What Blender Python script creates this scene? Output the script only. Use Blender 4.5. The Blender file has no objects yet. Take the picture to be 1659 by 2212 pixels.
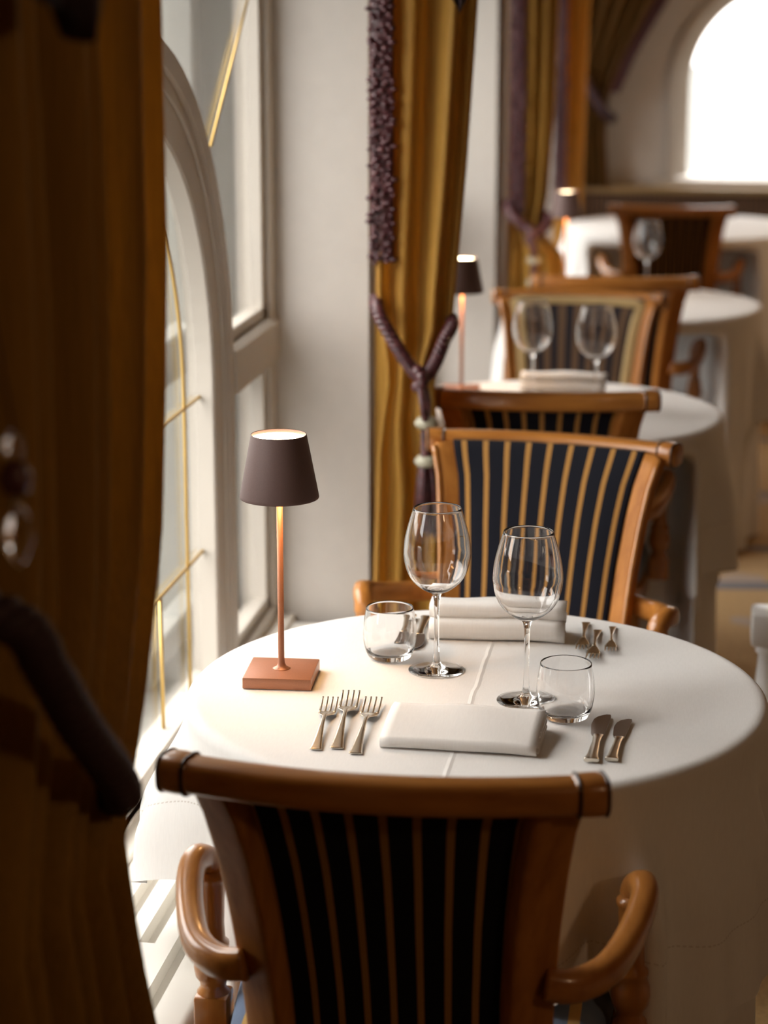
import bpy, bmesh, math, random
from mathutils import Vector, Matrix
random.seed(7)
PI = math.pi
sc = bpy.context.scene
COL = sc.collection

# ------------------------------------------------------------------ camera, world, light, exposure
cam_d = bpy.data.cameras.new('camera')
cam = bpy.data.objects.new('camera', cam_d); COL.objects.link(cam)
cam.location = (0, 0, 1.70)
cam.rotation_euler = (PI/2 - math.radians(13.7545), 0, math.radians(8.6506))
cam_d.sensor_fit = 'VERTICAL'; cam_d.sensor_height = 36.0; cam_d.sensor_width = 27.0
cam_d.lens = 4600/2212*36
cam_d.clip_start = 0.05; cam_d.clip_end = 200
cam_d.dof.use_dof = True
cam_d.dof.focus_distance = 2.93
cam_d.dof.aperture_fstop = 3.3
sc.camera = cam

SKY = 12.5
world = bpy.data.worlds.new('overcast'); sc.world = world; world.use_nodes = True
bg = world.node_tree.nodes['Background']
_nt = world.node_tree
_tc = _nt.nodes.new('ShaderNodeTexCoord'); _sx = _nt.nodes.new('ShaderNodeSeparateXYZ'); _nt.links.new(_tc.outputs['Generated'], _sx.inputs[0])
_rp = _nt.nodes.new('ShaderNodeMapRange'); _rp.inputs['From Min'].default_value = 0; _rp.inputs['From Max'].default_value = 1
_rp.inputs['To Min'].default_value = SKY*.36; _rp.inputs['To Max'].default_value = SKY
_nt.links.new(_sx.outputs[2], _rp.inputs[0]); _nt.links.new(_rp.outputs[0], bg.inputs['Strength'])
bg.inputs['Color'].default_value = (1.0, .965, .935, 1)
world.cycles.sampling_method = 'MANUAL'; world.cycles.sample_map_resolution = 128

vs = sc.view_settings
vs.view_transform = 'Standard'; vs.look = 'None'; vs.gamma = 1.0; vs.use_curve_mapping = False
vs.exposure = 0.2
cy = sc.cycles
cy.use_denoising = True
cy.max_bounces = 10; cy.diffuse_bounces = 4; cy.glossy_bounces = 4; cy.transmission_bounces = 10
cy.transparent_max_bounces = 24
cy.sample_clamp_indirect = 6.0; cy.caustics_reflective = False

def portal(loc, sx, sy, rot):
    d = bpy.data.lights.new('daylight_portal', 'AREA'); d.shape = 'RECTANGLE'; d.size = sx; d.size_y = sy
    d.energy = 1; d.cycles.is_portal = True
    o = bpy.data.objects.new('daylight_portal', d); COL.objects.link(o); o.location = loc; o.rotation_euler = rot
WIN = [(2.19, 4.35), (4.84, 7.0), (8.25, 9.65)]  # third opening, out of view, is narrowed to cut daylight on the end table
for a, b in WIN:
    portal((-1.12, (a+b)/2, 1.2), 1.62, b-a, (0, -PI/2, 0))
portal((0.33, 10.32, 1.3), 1.1, 1.1, (-PI/2, 0, 0))
# added warm fill lights, out of view, to brighten the dim room
def pendant(loc, e):  # bare point light added as fill, no lamp fitting behind it
    d = bpy.data.lights.new('added_warm_fill', 'POINT'); d.energy = e; d.color = (1.0, .66, .38); d.shadow_soft_size = .12
    o = bpy.data.objects.new('added_warm_fill', d); COL.objects.link(o); o.location = loc
pendant((1.8, 8.0, 2.3), 32)
pendant((1.7, .2, 2.3), 16)

# ------------------------------------------------------------------ helpers
def bm_new():
    bm = bmesh.new(); bm.loops.layers.uv.new('UVMap'); return bm
def obj(name, bm, mat, parent=None, smooth=True, loc=None, recalc=True):
    me = bpy.data.meshes.new(name)
    if recalc: bmesh.ops.recalc_face_normals(bm, faces=bm.faces[:])
    bm.to_mesh(me); bm.free()
    if smooth:
        for p in me.polygons: p.use_smooth = True
    me.materials.append(mat)
    o = bpy.data.objects.new(name, me); COL.objects.link(o)
    if parent: o.parent = parent
    if loc: o.location = loc
    return o
def sharp(o, ang=35):
    """shade smooth but keep hard edges"""
    me = o.data
    bm = bmesh.new(); bm.from_mesh(me)
    for e in bm.edges:
        if len(e.link_faces) == 2 and e.calc_face_angle(0) > math.radians(ang): e.smooth = False
    bm.to_mesh(me); bm.free(); return o
def tag(o, label=None, cat=None, group=None, kind=None):
    if label: o['label'] = label
    if cat: o['category'] = cat
    if group: o['group'] = group
    if kind: o['kind'] = kind
    return o
def thing(name, label, cat, loc=(0, 0, 0), rz=0, group=None):
    o = bpy.data.objects.new(name, None); COL.objects.link(o)
    o.empty_display_size = .05; o.location = loc; o.rotation_euler = (0, 0, rz)
    return tag(o, label, cat, group)
def copy_tree(o, parent=None):
    c = o.copy(); COL.objects.link(c)
    if parent: c.parent = parent
    for ch in list(o.children): copy_tree(ch, c)
    return c
def dup(o, loc, rz=0, label=None, group=None, s=None):
    c = copy_tree(o); c.location = loc; c.rotation_euler = (0, 0, rz)
    if s: c.scale = (s, s, s)
    if label: c['label'] = label
    if group: c['group'] = group
    return c
def struct(name, bm, mat, parent=None, smooth=False):
    o = obj(name, bm, mat, parent, smooth)
    if parent is None: o['kind'] = 'structure'
    return o
def box(bm, x0, x1, y0, y1, z0, z1, bev=0.0, seg=2):
    r = bmesh.ops.create_cube(bm, size=1)
    for v in r['verts']:
        v.co = Vector((x0+(v.co.x+.5)*(x1-x0), y0+(v.co.y+.5)*(y1-y0), z0+(v.co.z+.5)*(z1-z0)))
    if bev:
        es = list({e for v in r['verts'] for e in v.link_edges})
        bmesh.ops.bevel(bm, geom=es, offset=bev, segments=seg, affect='EDGES', profile=.5)
def cr(pts, n):
    """Catmull-Rom resample through points (any tuple length)"""
    P = [tuple(p) for p in pts]; out = []
    m = len(P)-1
    for i in range(n+1):
        t = i/n*m; k = min(int(t), m-1); f = t-k
        p0 = P[max(k-1, 0)]; p1 = P[k]; p2 = P[k+1]; p3 = P[min(k+2, m)]
        out.append(tuple(.5*((2*b)+(-a+c)*f+(2*a-5*b+4*c-d)*f*f+(-a+3*b-3*c+d)*f**3) for a, b, c, d in zip(p0, p1, p2, p3)))
    return out
def interp(tab, x):
    if x <= tab[0][0]: return tab[0][1]
    for (a, b), (c, d) in zip(tab, tab[1:]):
        if x <= c: 
            t = (x-a)/(c-a); return b+(d-b)*t
    return tab[-1][1]
def sweep(bm, pts, sec, seg=12, up=(0, 0, 1), p=1.0, closed=False, cap=True, fixed_side=None):
    """sweep a super-elliptic section along pts; sec = (w,h) or a list of them; w lies along side, h along up"""
    pts = [Vector(q) for q in pts]; n = len(pts); up = Vector(up)
    rings = []
    for i, q in enumerate(pts):
        if closed: t = pts[(i+1) % n]-pts[i-1]
        else: t = pts[min(i+1, n-1)]-pts[max(i-1, 0)]
        t.normalize()
        s = t.cross(up)
        if s.length < 1e-4: s = t.cross(Vector((0, 1, 0)))
        s.normalize(); u = s.cross(t)
        w, h = sec[i] if isinstance(sec, list) else sec
        ring = []
        for k in range(seg):
            a = 2*PI*k/seg+PI/seg
            c, d = math.cos(a), math.sin(a)
            c = math.copysign(abs(c)**p, c); d = math.copysign(abs(d)**p, d)
            ring.append(bm.verts.new(q+s*(w/2*c)+u*(h/2*d)))
        rings.append(ring)
    m = n if closed else n-1
    for i in range(m):
        A, B = rings[i], rings[(i+1) % n]
        for k in range(seg):
            bm.faces.new((A[k], A[(k+1) % seg], B[(k+1) % seg], B[k]))
    if not closed and cap:
        bm.faces.new(rings[0][::-1]); bm.faces.new(rings[-1])
def rectbar(bm, pts, w, d, nrm):
    """rectangular moulding swept along pts, width w in plane, depth d along nrm (constant)"""
    nrm = Vector(nrm); pts = [Vector(q) for q in pts]; n = len(pts); rings = []
    b = min(w, d)*.12
    prof = [(-w/2, -d/2), (w/2, -d/2), (w/2, d/2-b), (w/2-b, d/2), (-w/2+b, d/2), (-w/2, d/2-b)]
    for i, q in enumerate(pts):
        t = pts[min(i+1, n-1)]-pts[max(i-1, 0)]; t.normalize()
        s = t.cross(nrm); s.normalize()
        rings.append([bm.verts.new(q+s*a+nrm*c) for a, c in prof])
    m = len(prof)
    for A, B in zip(rings, rings[1:]):
        for k in range(m): bm.faces.new((A[k], A[(k+1) % m], B[(k+1) % m], B[k]))
    bm.faces.new(rings[0][::-1]); bm.faces.new(rings[-1])
def lathe(bm, prof, seg=32, c=(0, 0, 0), close_ends=True):
    rings = []
    for r, z in prof:
        if r < 1e-5: rings.append([bm.verts.new((c[0], c[1], c[2]+z))])
        else: rings.append([bm.verts.new((c[0]+r*math.cos(2*PI*k/seg), c[1]+r*math.sin(2*PI*k/seg), c[2]+z)) for k in range(seg)])
    for A, B in zip(rings, rings[1:]):
        if len(A) == 1 and len(B) == 1: continue
        for k in range(seg):
            k2 = (k+1) % seg
            if len(A) == 1: bm.faces.new((A[0], B[k2], B[k]))
            elif len(B) == 1: bm.faces.new((A[k], A[k2], B[0]))
            else: bm.faces.new((A[k], A[k2], B[k2], B[k]))
    if close_ends:
        if len(rings[0]) > 1: bm.faces.new(rings[0][::-1])
        if len(rings[-1]) > 1: bm.faces.new(rings[-1])
def grid(bm, nu, nv, f, uvf=None, wrap=False):
    uv = bm.loops.layers.uv.verify()
    cu = nu if wrap else nu+1
    V = [[bm.verts.new(f(i/nu, j/nv)) for i in range(cu)] for j in range(nv+1)]
    for j in range(nv):
        for i in range(nu):
            i2 = (i+1) % cu
            fc = bm.faces.new((V[j][i], V[j][i2], V[j+1][i2], V[j+1][i]))
            for lp, (a, b) in zip(fc.loops, ((i, j), (i+1, j), (i+1, j+1), (i, j+1))):
                lp[uv].uv = uvf(a/nu, b/nv) if uvf else (a/nu, b/nv)
    return V
def prism(bm, poly, axis_x0, axis_x1, nx=1, wob=None):
    """closed (y,z) polygon extruded along x"""
    rings = []
    for i in range(nx+1):
        x = axis_x0+(axis_x1-axis_x0)*i/nx
        rings.append([bm.verts.new((x, y, z+(wob(x, y) if wob else 0))) for y, z in poly])
    m = len(poly)
    for A, B in zip(rings, rings[1:]):
        for k in range(m): bm.faces.new((A[k], A[(k+1) % m], B[(k+1) % m], B[k]))
    bm.faces.new(rings[0][::-1]); bm.faces.new(rings[-1])
def thick_line(pts, t):
    """outline polygon of a 2-D polyline of thickness t"""
    L, R = [], []
    n = len(pts)
    for i, (a, b) in enumerate(pts):
        p, q = pts[max(i-1, 0)], pts[min(i+1, n-1)]
        dx, dy = q[0]-p[0], q[1]-p[1]; l = math.hypot(dx, dy) or 1
        L.append((a-dy/l*t/2, b+dx/l*t/2)); R.append((a+dy/l*t/2, b-dx/l*t/2))
    return L+R[::-1]

# ------------------------------------------------------------------ materials
def mat(name):
    m = bpy.data.materials.new(name); m.use_nodes = True
    nt = m.node_tree; nt.nodes.clear()
    out = nt.nodes.new('ShaderNodeOutputMaterial')
    return m, nt, out
def node(nt, t, **kw):
    n = nt.nodes.new(t)
    for k, v in kw.items():
        if k in n.inputs: n.inputs[k].default_value = v
        else: setattr(n, k, v)
    return n
def principled(nt, out, **kw):
    b = nt.nodes.new('ShaderNodeBsdfPrincipled')
    for k, v in kw.items(): b.inputs[k].default_value = v
    nt.links.new(b.outputs[0], out.inputs[0]); return b
def ramp(nt, fac, stops):
    r = nt.nodes.new('ShaderNodeValToRGB'); e = r.color_ramp.elements
    while len(e) < len(stops): e.new(.5)
    for q, (p, c) in zip(e, stops): q.position = p; q.color = (*c, 1)
    nt.links.new(fac, r.inputs[0]); return r.outputs[0]
def coords(nt, which='Object', scale=(1, 1, 1), rot=(0, 0, 0)):
    tc = nt.nodes.new('ShaderNodeTexCoord'); mp = nt.nodes.new('ShaderNodeMapping')
    mp.inputs['Scale'].default_value = scale; mp.inputs['Rotation'].default_value = rot
    nt.links.new(tc.outputs[which], mp.inputs[0]); return mp.outputs[0]
def bump(nt, b, h, strength=.3, dist=.002):
    n = nt.nodes.new('ShaderNodeBump'); n.inputs['Strength'].default_value = strength; n.inputs['Distance'].default_value = dist
    nt.links.new(h, n.inputs['Height']); nt.links.new(n.outputs[0], b.inputs['Normal']); return n
def noise(nt, vec, scale, detail=4, rough=.5):
    n = nt.nodes.new('ShaderNodeTexNoise'); n.inputs['Scale'].default_value = scale
    n.inputs['Detail'].default_value = detail; n.inputs['Roughness'].default_value = rough
    nt.links.new(vec, n.inputs['Vector']); return n.outputs['Fac']
def math_n(nt, op, a, b=None, c=None):
    n = nt.nodes.new('ShaderNodeMath'); n.operation = op
    for i, v in enumerate((a, b, c)):
        if v is None: continue
        if isinstance(v, (int, float)): n.inputs[i].default_value = v
        else: nt.links.new(v, n.inputs[i])
    return n.outputs[0]
def mixc(nt, f, a, b):
    n = nt.nodes.new('ShaderNodeMix'); n.data_type = 'RGBA'
    if isinstance(f, (int, float)): n.inputs[0].default_value = f
    else: nt.links.new(f, n.inputs[0])
    for i, v in ((6, a), (7, b)):
        if isinstance(v, tuple): n.inputs[i].default_value = (*v, 1)
        else: nt.links.new(v, n.inputs[i])
    return n.outputs[2]

def plain(name, c, rough=.6, metal=0, nscale=0, nstr=.2, ndist=.002, var=.06, **kw):
    m, nt, out = mat(name)
    b = principled(nt, out, Roughness=rough, Metallic=metal, **kw)
    v = coords(nt)
    n = noise(nt, v, nscale or 8, 3)
    lo = tuple(x*(1-var) for x in c); hi = tuple(min(1, x*(1+var)) for x in c)
    nt.links.new(ramp(nt, n, [(.3, lo), (.7, hi)]), b.inputs['Base Color'])
    if nscale: bump(nt, b, n, nstr, ndist)
    return m
def wood(name, c1, c2, axis, rough=.28, coat=.5, spec=.5):
    m, nt, out = mat(name)
    s = [26, 26, 26]; s[axis] = 2.2
    v = coords(nt, 'Object', tuple(s))
    n = noise(nt, v, 1.6, 6, .6)
    b = principled(nt, out, Roughness=rough)
    b.inputs['Coat Weight'].default_value = coat; b.inputs['Specular IOR Level'].default_value = spec; b.inputs['Coat Roughness'].default_value = .10
    nt.links.new(ramp(nt, n, [(.28, c1), (.72, c2)]), b.inputs['Base Color'])
    return m
WC1, WC2 = (.30, .102, .018), (.52, .215, .045)
W_X = wood('cherry_wood_x', WC1, WC2, 0); W_Y = wood('cherry_wood_y', WC1, WC2, 1); W_Z = wood('cherry_wood_z', WC1, WC2, 2); W_S = wood('cherry_wood_satin', WC1, WC2, 2, .5, 0, .22)
def striped(name, base, line, n, width, rough=.85, sheen=.25, off=0.0):
    m, nt, out = mat(name)
    uvn = nt.nodes.new('ShaderNodeUVMap'); sx = nt.nodes.new('ShaderNodeSeparateXYZ'); nt.links.new(uvn.outputs[0], sx.inputs[0])
    f = math_n(nt, 'FRACT', math_n(nt, 'MULTIPLY_ADD', sx.outputs[0], float(n), off))
    d = math_n(nt, 'ABSOLUTE', math_n(nt, 'SUBTRACT', f, .5))
    k = math_n(nt, 'LESS_THAN', d, width/2)
    b = principled(nt, out, Roughness=rough)
    b.inputs['Sheen Weight'].default_value = sheen; b.inputs['Specular IOR Level'].default_value = .2
    w = noise(nt, coords(nt, 'Object', (900, 900, 500)), 1, 2)
    fu = ramp(nt, w, [(.2, tuple(x*.75 for x in base)), (.8, tuple(min(1, x*1.25) for x in base))])
    fl = ramp(nt, w, [(.2, tuple(x*.8 for x in line)), (.8, tuple(min(1, x*1.2) for x in line))])
    nt.links.new(mixc(nt, k, fu, fl), b.inputs['Base Color'])
    bump(nt, b, w, .25, .0006)
    return m
NAVY = striped('navy_gold_stripe', (.0045, .005, .010), (.38, .19, .05), 9, .25, sheen=.02)
BROWNST = striped('brown_navy_stripe', (.115, .065, .035), (.006, .007, .014), 8, .44)
SEATF = striped('blue_gold_stripe', (.12, .17, .27), (.55, .33, .09), 7, .22)
GIMP = plain('gold_gimp_braid', (.48, .33, .14), .7, nscale=300, nstr=.4, ndist=.001)
DARKRING = plain('dark_wood_ring', (.03, .012, .007), .3)

def cloth_mat(name, c, crease=True, hem=.11):
    m, nt, out = mat(name)
    b = principled(nt, out, Roughness=.85); b.inputs['Sheen Weight'].default_value = .12
    b.inputs['Specular IOR Level'].default_value = .25
    v = coords(nt)
    w1 = nt.nodes.new('ShaderNodeTexWave'); w1.bands_direction = 'X'; w1.inputs['Scale'].default_value = 330; w1.inputs['Distortion'].default_value = .6
    w2 = nt.nodes.new('ShaderNodeTexWave'); w2.bands_direction = 'Y'; w2.inputs['Scale'].default_value = 330; w2.inputs['Distortion'].default_value = .6
    for w in (w1, w2): nt.links.new(v, w.inputs['Vector'])
    weave = math_n(nt, 'ADD', w1.outputs['Fac'], w2.outputs['Fac'])
    soft = noise(nt, coords(nt, 'Object', (9, 9, 5)), 1, 3)
    col = ramp(nt, noise(nt, coords(nt, 'Object', (500, 60, 60)), 1, 2), [(.3, tuple(x*.965 for x in c)), (.7, c)])
    h = math_n(nt, 'ADD', math_n(nt, 'MULTIPLY', weave, .02), math_n(nt, 'MULTIPLY', soft, .55))
    if crease:
        sx = nt.nodes.new('ShaderNodeSeparateXYZ'); tc = nt.nodes.new('ShaderNodeTexCoord'); nt.links.new(tc.outputs['Object'], sx.inputs[0])
        wob = noise(nt, coords(nt, 'Object', (0, 14, 0)), 1, 2)
        xx = math_n(nt, 'ADD', sx.outputs[0], math_n(nt, 'MULTIPLY', math_n(nt, 'SUBTRACT', wob, .5), .008))
        d = math_n(nt, 'ABSOLUTE', xx)
        ridge = math_n(nt, 'MAXIMUM', math_n(nt, 'SUBTRACT', 1.0, math_n(nt, 'DIVIDE', d, .0045)), 0.0)
        h = math_n(nt, 'ADD', h, math_n(nt, 'MULTIPLY', ridge, .5))
        # stitched hem: UV.y is the distance from the hem in metres, UV.x runs along it
        uvn = nt.nodes.new('ShaderNodeUVMap'); su = nt.nodes.new('ShaderNodeSeparateXYZ'); nt.links.new(uvn.outputs[0], su.inputs[0])
        dd = math_n(nt, 'LESS_THAN', math_n(nt, 'ABSOLUTE', math_n(nt, 'SUBTRACT', su.outputs[1], hem)), .0011)
        dash = math_n(nt, 'LESS_THAN', math_n(nt, 'FRACT', math_n(nt, 'MULTIPLY', su.outputs[0], 420.0)), .6)
        st = math_n(nt, 'MULTIPLY', dd, dash)
        col = mixc(nt, math_n(nt, 'MULTIPLY', st, .35), col, (.35, .27, .2))
        h = math_n(nt, 'SUBTRACT', h, math_n(nt, 'MULTIPLY', dd, .25))
    nt.links.new(col, b.inputs['Base Color'])
    bump(nt, b, h, .6, .0035)
    return m
CLOTH = cloth_mat('white_damask', (.86, .85, .83))
NAPK = cloth_mat('napkin_linen', (.88, .86, .83), crease=False)

WHITE = plain('white_paint', (.53, .49, .435), .42, var=.02)
PLASTER = plain('plaster', (.56, .53, .495), .8, nscale=30, nstr=.08, ndist=.002, var=.02)
GLOSSW = plain('white_gloss_paint', (.90, .90, .88), .3, var=.01)
COVER = plain('cream_enamel', (.78, .75, .69), .4, var=.02)
DARKSLOT = plain('slot_dark', (.28, .27, .245), .8)
GOLDBAR = plain('brass', (.66, .45, .15), .38, metal=.75)
CEIL = plain('ceiling_paint', (.42, .32, .22), .9)
WALLR = plain('wood_panelling', (.16, .085, .045), .5)
GOLDCUR = None
def curtain_mat(name, c, rough=.55):
    m, nt, out = mat(name)
    b = principled(nt, out, Roughness=rough); b.inputs['Sheen Weight'].default_value = .35; b.inputs['Sheen Roughness'].default_value = .4
    b.inputs['Specular IOR Level'].default_value = .25
    b.inputs['Sheen Tint'].default_value = (1, .75, .35, 1)
    n = noise(nt, coords(nt, 'Object', (260, 260, 6)), 1, 3)
    nt.links.new(ramp(nt, n, [(.25, tuple(x*.86 for x in c)), (.75, tuple(x*1.1 for x in c))]), b.inputs['Base Color'])
    bump(nt, b, n, .15, .001)
    return m
GOLDCUR = curtain_mat('gold_satin', (.56, .31, .058))
BROWNCUR = curtain_mat('bronze_satin', (.24, .125, .035))
def bead_mat():
    m, nt, out = mat('plum_beading')
    b = principled(nt, out, Roughness=.35); b.inputs['Coat Weight'].default_value = .2
    n = noise(nt, coords(nt), 130, 3)
    nt.links.new(ramp(nt, n, [(.3, (.020, .005, .007)), (.5, (.066, .014, .020)), (.72, (.15, .050, .048))]), b.inputs['Base Color'])
    return m
PLUM = bead_mat()
PLUMDARK = plain('dark_plum_cord', (.032, .010, .014), .65, nscale=220, nstr=.6, ndist=.002, var=.4)
PEARL = plain('pearl_bead', (.45, .43, .32), .3)
SHADE = plain('bronze_lacquer', (.120, .070, .062), .6, metal=.0, nscale=600, nstr=.05, ndist=.0004)
LACQWARM = plain('lacquer_lamplit', (.40, .175, .10), .38, metal=.25, nscale=700, nstr=.05, ndist=.0004)  # the shade's lacquer again, with the lamp's warm light put into its colour
SILVER = plain('polished_silver', (.78, .72, .62), .22, metal=1.0, var=.02)
BLADE = plain('brushed_steel', (.42, .38, .35), .34, metal=1.0, var=.04)
def emit(name, c, s):
    m, nt, out = mat(name)
    e = nt.nodes.new('ShaderNodeEmission'); e.inputs[0].default_value = (*c, 1); e.inputs[1].default_value = s
    nt.links.new(e.outputs[0], out.inputs[0]); return m
LED = emit('warm_led', (1, .80, .50), 22.0)
LEDDOWN = emit('warm_led_down', (1, .56, .23), 38.0)
def thin_glass(name, ior=1.5, tint=(1, 1, 1), rough=0.0, boost=1.0):
    m, nt, out = mat(name)
    t = node(nt, 'ShaderNodeBsdfTransparent'); t.inputs[0].default_value = (*tint, 1)
    g = node(nt, 'ShaderNodeBsdfGlossy'); g.inputs['Roughness'].default_value = rough
    f = node(nt, 'ShaderNodeFresnel')
    ge = node(nt, 'ShaderNodeNewGeometry')          # same reflectance from either face of the thin wall
    nt.links.new(math_n(nt, 'MULTIPLY_ADD', ge.outputs['Backfacing'], 1/ior-ior, ior), f.inputs['IOR'])
    mx = node(nt, 'ShaderNodeMixShader')
    fac = math_n(nt, 'MINIMUM', math_n(nt, 'MULTIPLY', f.outputs[0], boost), 1.0)
    nt.links.new(fac, mx.inputs[0]); nt.links.new(t.outputs[0], mx.inputs[1]); nt.links.new(g.outputs[0], mx.inputs[2])
    nt.links.new(mx.outputs[0], out.inputs[0]); return m
BOWL = thin_glass('crystal_bowl', 1.45, (.985, .985, .98))
PANE = thin_glass('window_glass', 1.5, (.985, .985, .975))
def solid_glass(name):
    m, nt, out = mat(name)
    b = node(nt, 'ShaderNodeBsdfGlass'); b.inputs['Roughness'].default_value = 0; b.inputs['IOR'].default_value = 1.46
    nt.links.new(b.outputs[0], out.inputs[0]); return m
CRYSTAL = solid_glass('crystal_solid')
def carpet_mat():
    m, nt, out = mat('gold_carpet')
    b = principled(nt, out, Roughness=.95); b.inputs['Sheen Weight'].default_value = .2
    v = coords(nt)
    vo = nt.nodes.new('ShaderNodeTexVoronoi'); vo.feature = 'DISTANCE_TO_EDGE'; vo.inputs['Scale'].default_value = 1.3; nt.links.new(v, vo.inputs['Vector'])
    n = noise(nt, v, 90, 3); n2 = noise(nt, v, 3.5, 2)
    gold = ramp(nt, n, [(.3, (.34, .20, .06)), (.7, (.47, .29, .10))])
    blue = ramp(nt, n, [(.3, (.07, .07, .10)), (.7, (.12, .12, .15))])
    taupe = ramp(nt, n, [(.3, (.30, .22, .16)), (.7, (.40, .30, .22))])
    c = mixc(nt, math_n(nt, 'GREATER_THAN', n2, .62), gold, taupe)
    c = mixc(nt, math_n(nt, 'LESS_THAN', vo.outputs['Distance'], .035), c, blue)
    nt.links.new(c, b.inputs['Base Color']); bump(nt, b, n, .4, .004); return m
CARPET = carpet_mat()
def dado_mat():
    m, nt, out = mat('patterned_upholstery')
    b = principled(nt, out, Roughness=.8)
    v = coords(nt, 'Object', (16, 16, 16))
    w = nt.nodes.new('ShaderNodeTexWave'); w.bands_direction = 'X'; w.inputs['Scale'].default_value = .9; w.inputs['Distortion'].default_value = 2.2; nt.links.new(v, w.inputs['Vector'])
    nt.links.new(ramp(nt, w.outputs['Fac'], [(.35, (.028, .014, .010)), (.8, (.17, .095, .05))]), b.inputs['Base Color']); return m
DADO = dado_mat()
PAVE = plain('grey_paving', (.085, .088, .085), .9, nscale=1.2, nstr=.2, var=.10)
OUTER = plain('darkened_grey_paint', (.20, .20, .18), .6, var=.04)  # outer frame and leaf: grey darkened to hold down the skylight on them
RENDERW = plain('grey_render', (.11, .11, .10), .9, var=.05)
LEAF = plain('leaf', (.16, .24, .12), .6)

# ------------------------------------------------------------------ setting
XW, XP, XO = -.89, -.694, -1.16     # window plane, pier face, outside face
ZS, ZH = .385, 2.02                 # opening bottom / head
bm = bm_new(); box(bm, -.9, 5.6, -4, 10.0, -.12, 0); struct('floor', bm, CARPET)
bm = bm_new(); box(bm, -1.2, 5.7, -4.1, 10.4, 2.9, 3.05); struct('ceiling', bm, CEIL)
bm = bm_new()                                                                    # window wall: piers, aprons and heads
ys = [-4.0]
for a, b in WIN: ys += [a, b]
ys.append(10.4)
bo = bm_new(); XM = XW-.085                                                      # inner leaf, and the grey outer leaf
for i in range(0, len(ys), 2): box(bm, XM, XP, ys[i], ys[i+1], -.1, 2.9); box(bo, XO, XM, ys[i], ys[i+1], -.1, 2.9)
for a, b in WIN:
    box(bm, XM, -.88, a, b, -.1, ZS); box(bm, XM, XP, a, b, ZH, 2.9)
    box(bo, XO, XM, a, b, -.1, ZS); box(bo, XO, XM, a, b, ZH, 2.9)
struct('wall_left', bm, PLASTER); struct('wall_left_outer', bo, OUTER)
bm = bm_new(); box(bm, 5.6, 5.75, -4, 10.4, -.1, 2.9); struct('wall_right', bm, WALLR)
bm = bm_new(); box(bm, XO, 5.75, -4.15, -4.0, -.1, 2.9); struct('wall_rear', bm, WALLR)
# back wall with one arched opening
BC, BR, BS, B0 = .33, .49, 1.28, .86
def arch_pts(yc, r, spring, z0, n=24):
    return [(yc-r, z0)]+[(yc-r*math.cos(PI*k/n), spring+r*math.sin(PI*k/n)) for k in range(n+1)]+[(yc+r, z0)]
bm = bm_new()
X0, X1 = XP-.02, 5.6
op = arch_pts(BC, BR, BS, B0, 32)
for ya, yb in ((10.0, 10.3),):
    for (y, flip) in ((ya, 0), (yb, 1)):
        def quad(pts):
            vs_ = [bm.verts.new((a, y, b)) for a, b in pts]
            bm.faces.new(vs_ if not flip else vs_[::-1])
        quad([(X0, 0), (X1, 0), (X1, B0), (X0, B0)])
        quad([(X0, B0), (BC-BR, B0), (BC-BR, BS), (X0, BS)]); quad([(BC+BR, B0), (X1, B0), (X1, BS), (BC+BR, BS)])
        quad([(X0, BS), (BC-BR, BS), (BC-BR, 2.9), (X0, 2.9)]); quad([(BC+BR, BS), (X1, BS), (X1, 2.9), (BC+BR, 2.9)])
        for p, q in zip(op[1:-2], op[2:-1]): quad([p, q, (q[0], 2.9), (p[0], 2.9)])
    for p, q in zip(op, op[1:]+op[:1]):
        bm.faces.new([bm.verts.new(c) for c in ((p[0], ya, p[1]), (q[0], ya, q[1]), (q[0], yb, q[1]), (p[0], yb, p[1]))])
struct('wall_back', bm, PLASTER)
# window trim of the back wall
w4 = bm_new(); rectbar(w4, [(a, 9.99, b) for a, b in arch_pts(BC, BR+.02, BS, B0, 32)], .045, .05, (0, -1, 0))
rectbar(w4, [(a, 10.2, b) for a, b in arch_pts(BC, BR-.025, BS, B0, 32)], .05, .06, (0, -1, 0))
rectbar(w4, [(BC, 10.2, B0), (BC, 10.2, BS+BR)], .035, .05, (0, -1, 0))
W4 = struct('window_4', w4, WHITE)
bm = bm_new(); box(bm, BC-BR-.1, BC+BR+.1, 9.93, 10.0, B0-.045, B0, .006); struct('trim_1', bm, WHITE)
bm = bm_new(); bm.faces.new([bm.verts.new((a, 10.22, b)) for a, b in arch_pts(BC, BR-.02, BS, B0, 32)]); p4 = obj('pane', bm, PANE, W4, False)
# upholstered dado / banquette back under it
bm = bm_new(); box(bm, XP, 3.2, 9.86, 10.0, 0, .80, .012); struct('trim_2', bm, DADO)
bm = bm_new(); box(bm, XP, 3.2, 9.84, 10.0, .80, .83, .006); struct('trim_3', bm, plain('gilt_rail', (.30, .20, .09), .5))
bm = bm_new(); box(bm, -40, 60, -30, 60, -.75, -.7); struct('ground', bm, PAVE)
bm = bm_new(); box(bm, -24.2, -24.0, -6, 60, -.7, 3.0); struct('exterior_wall', bm, RENDERW)
# bright terrace beyond the back window
bm = bm_new(); box(bm, -1.25, 6, 10.5, 18, -.69, -.3); struct('terrace_ground', bm, plain('white_terrace', (.24, .24, .23), .9, var=.03))
bm = bm_new(); box(bm, -1.25, 9, 18.0, 18.2, -.69, 1.1); struct('terrace_wall', bm, plain('white_terrace_wall', (.26, .26, .25), .9, var=.03))

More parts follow.
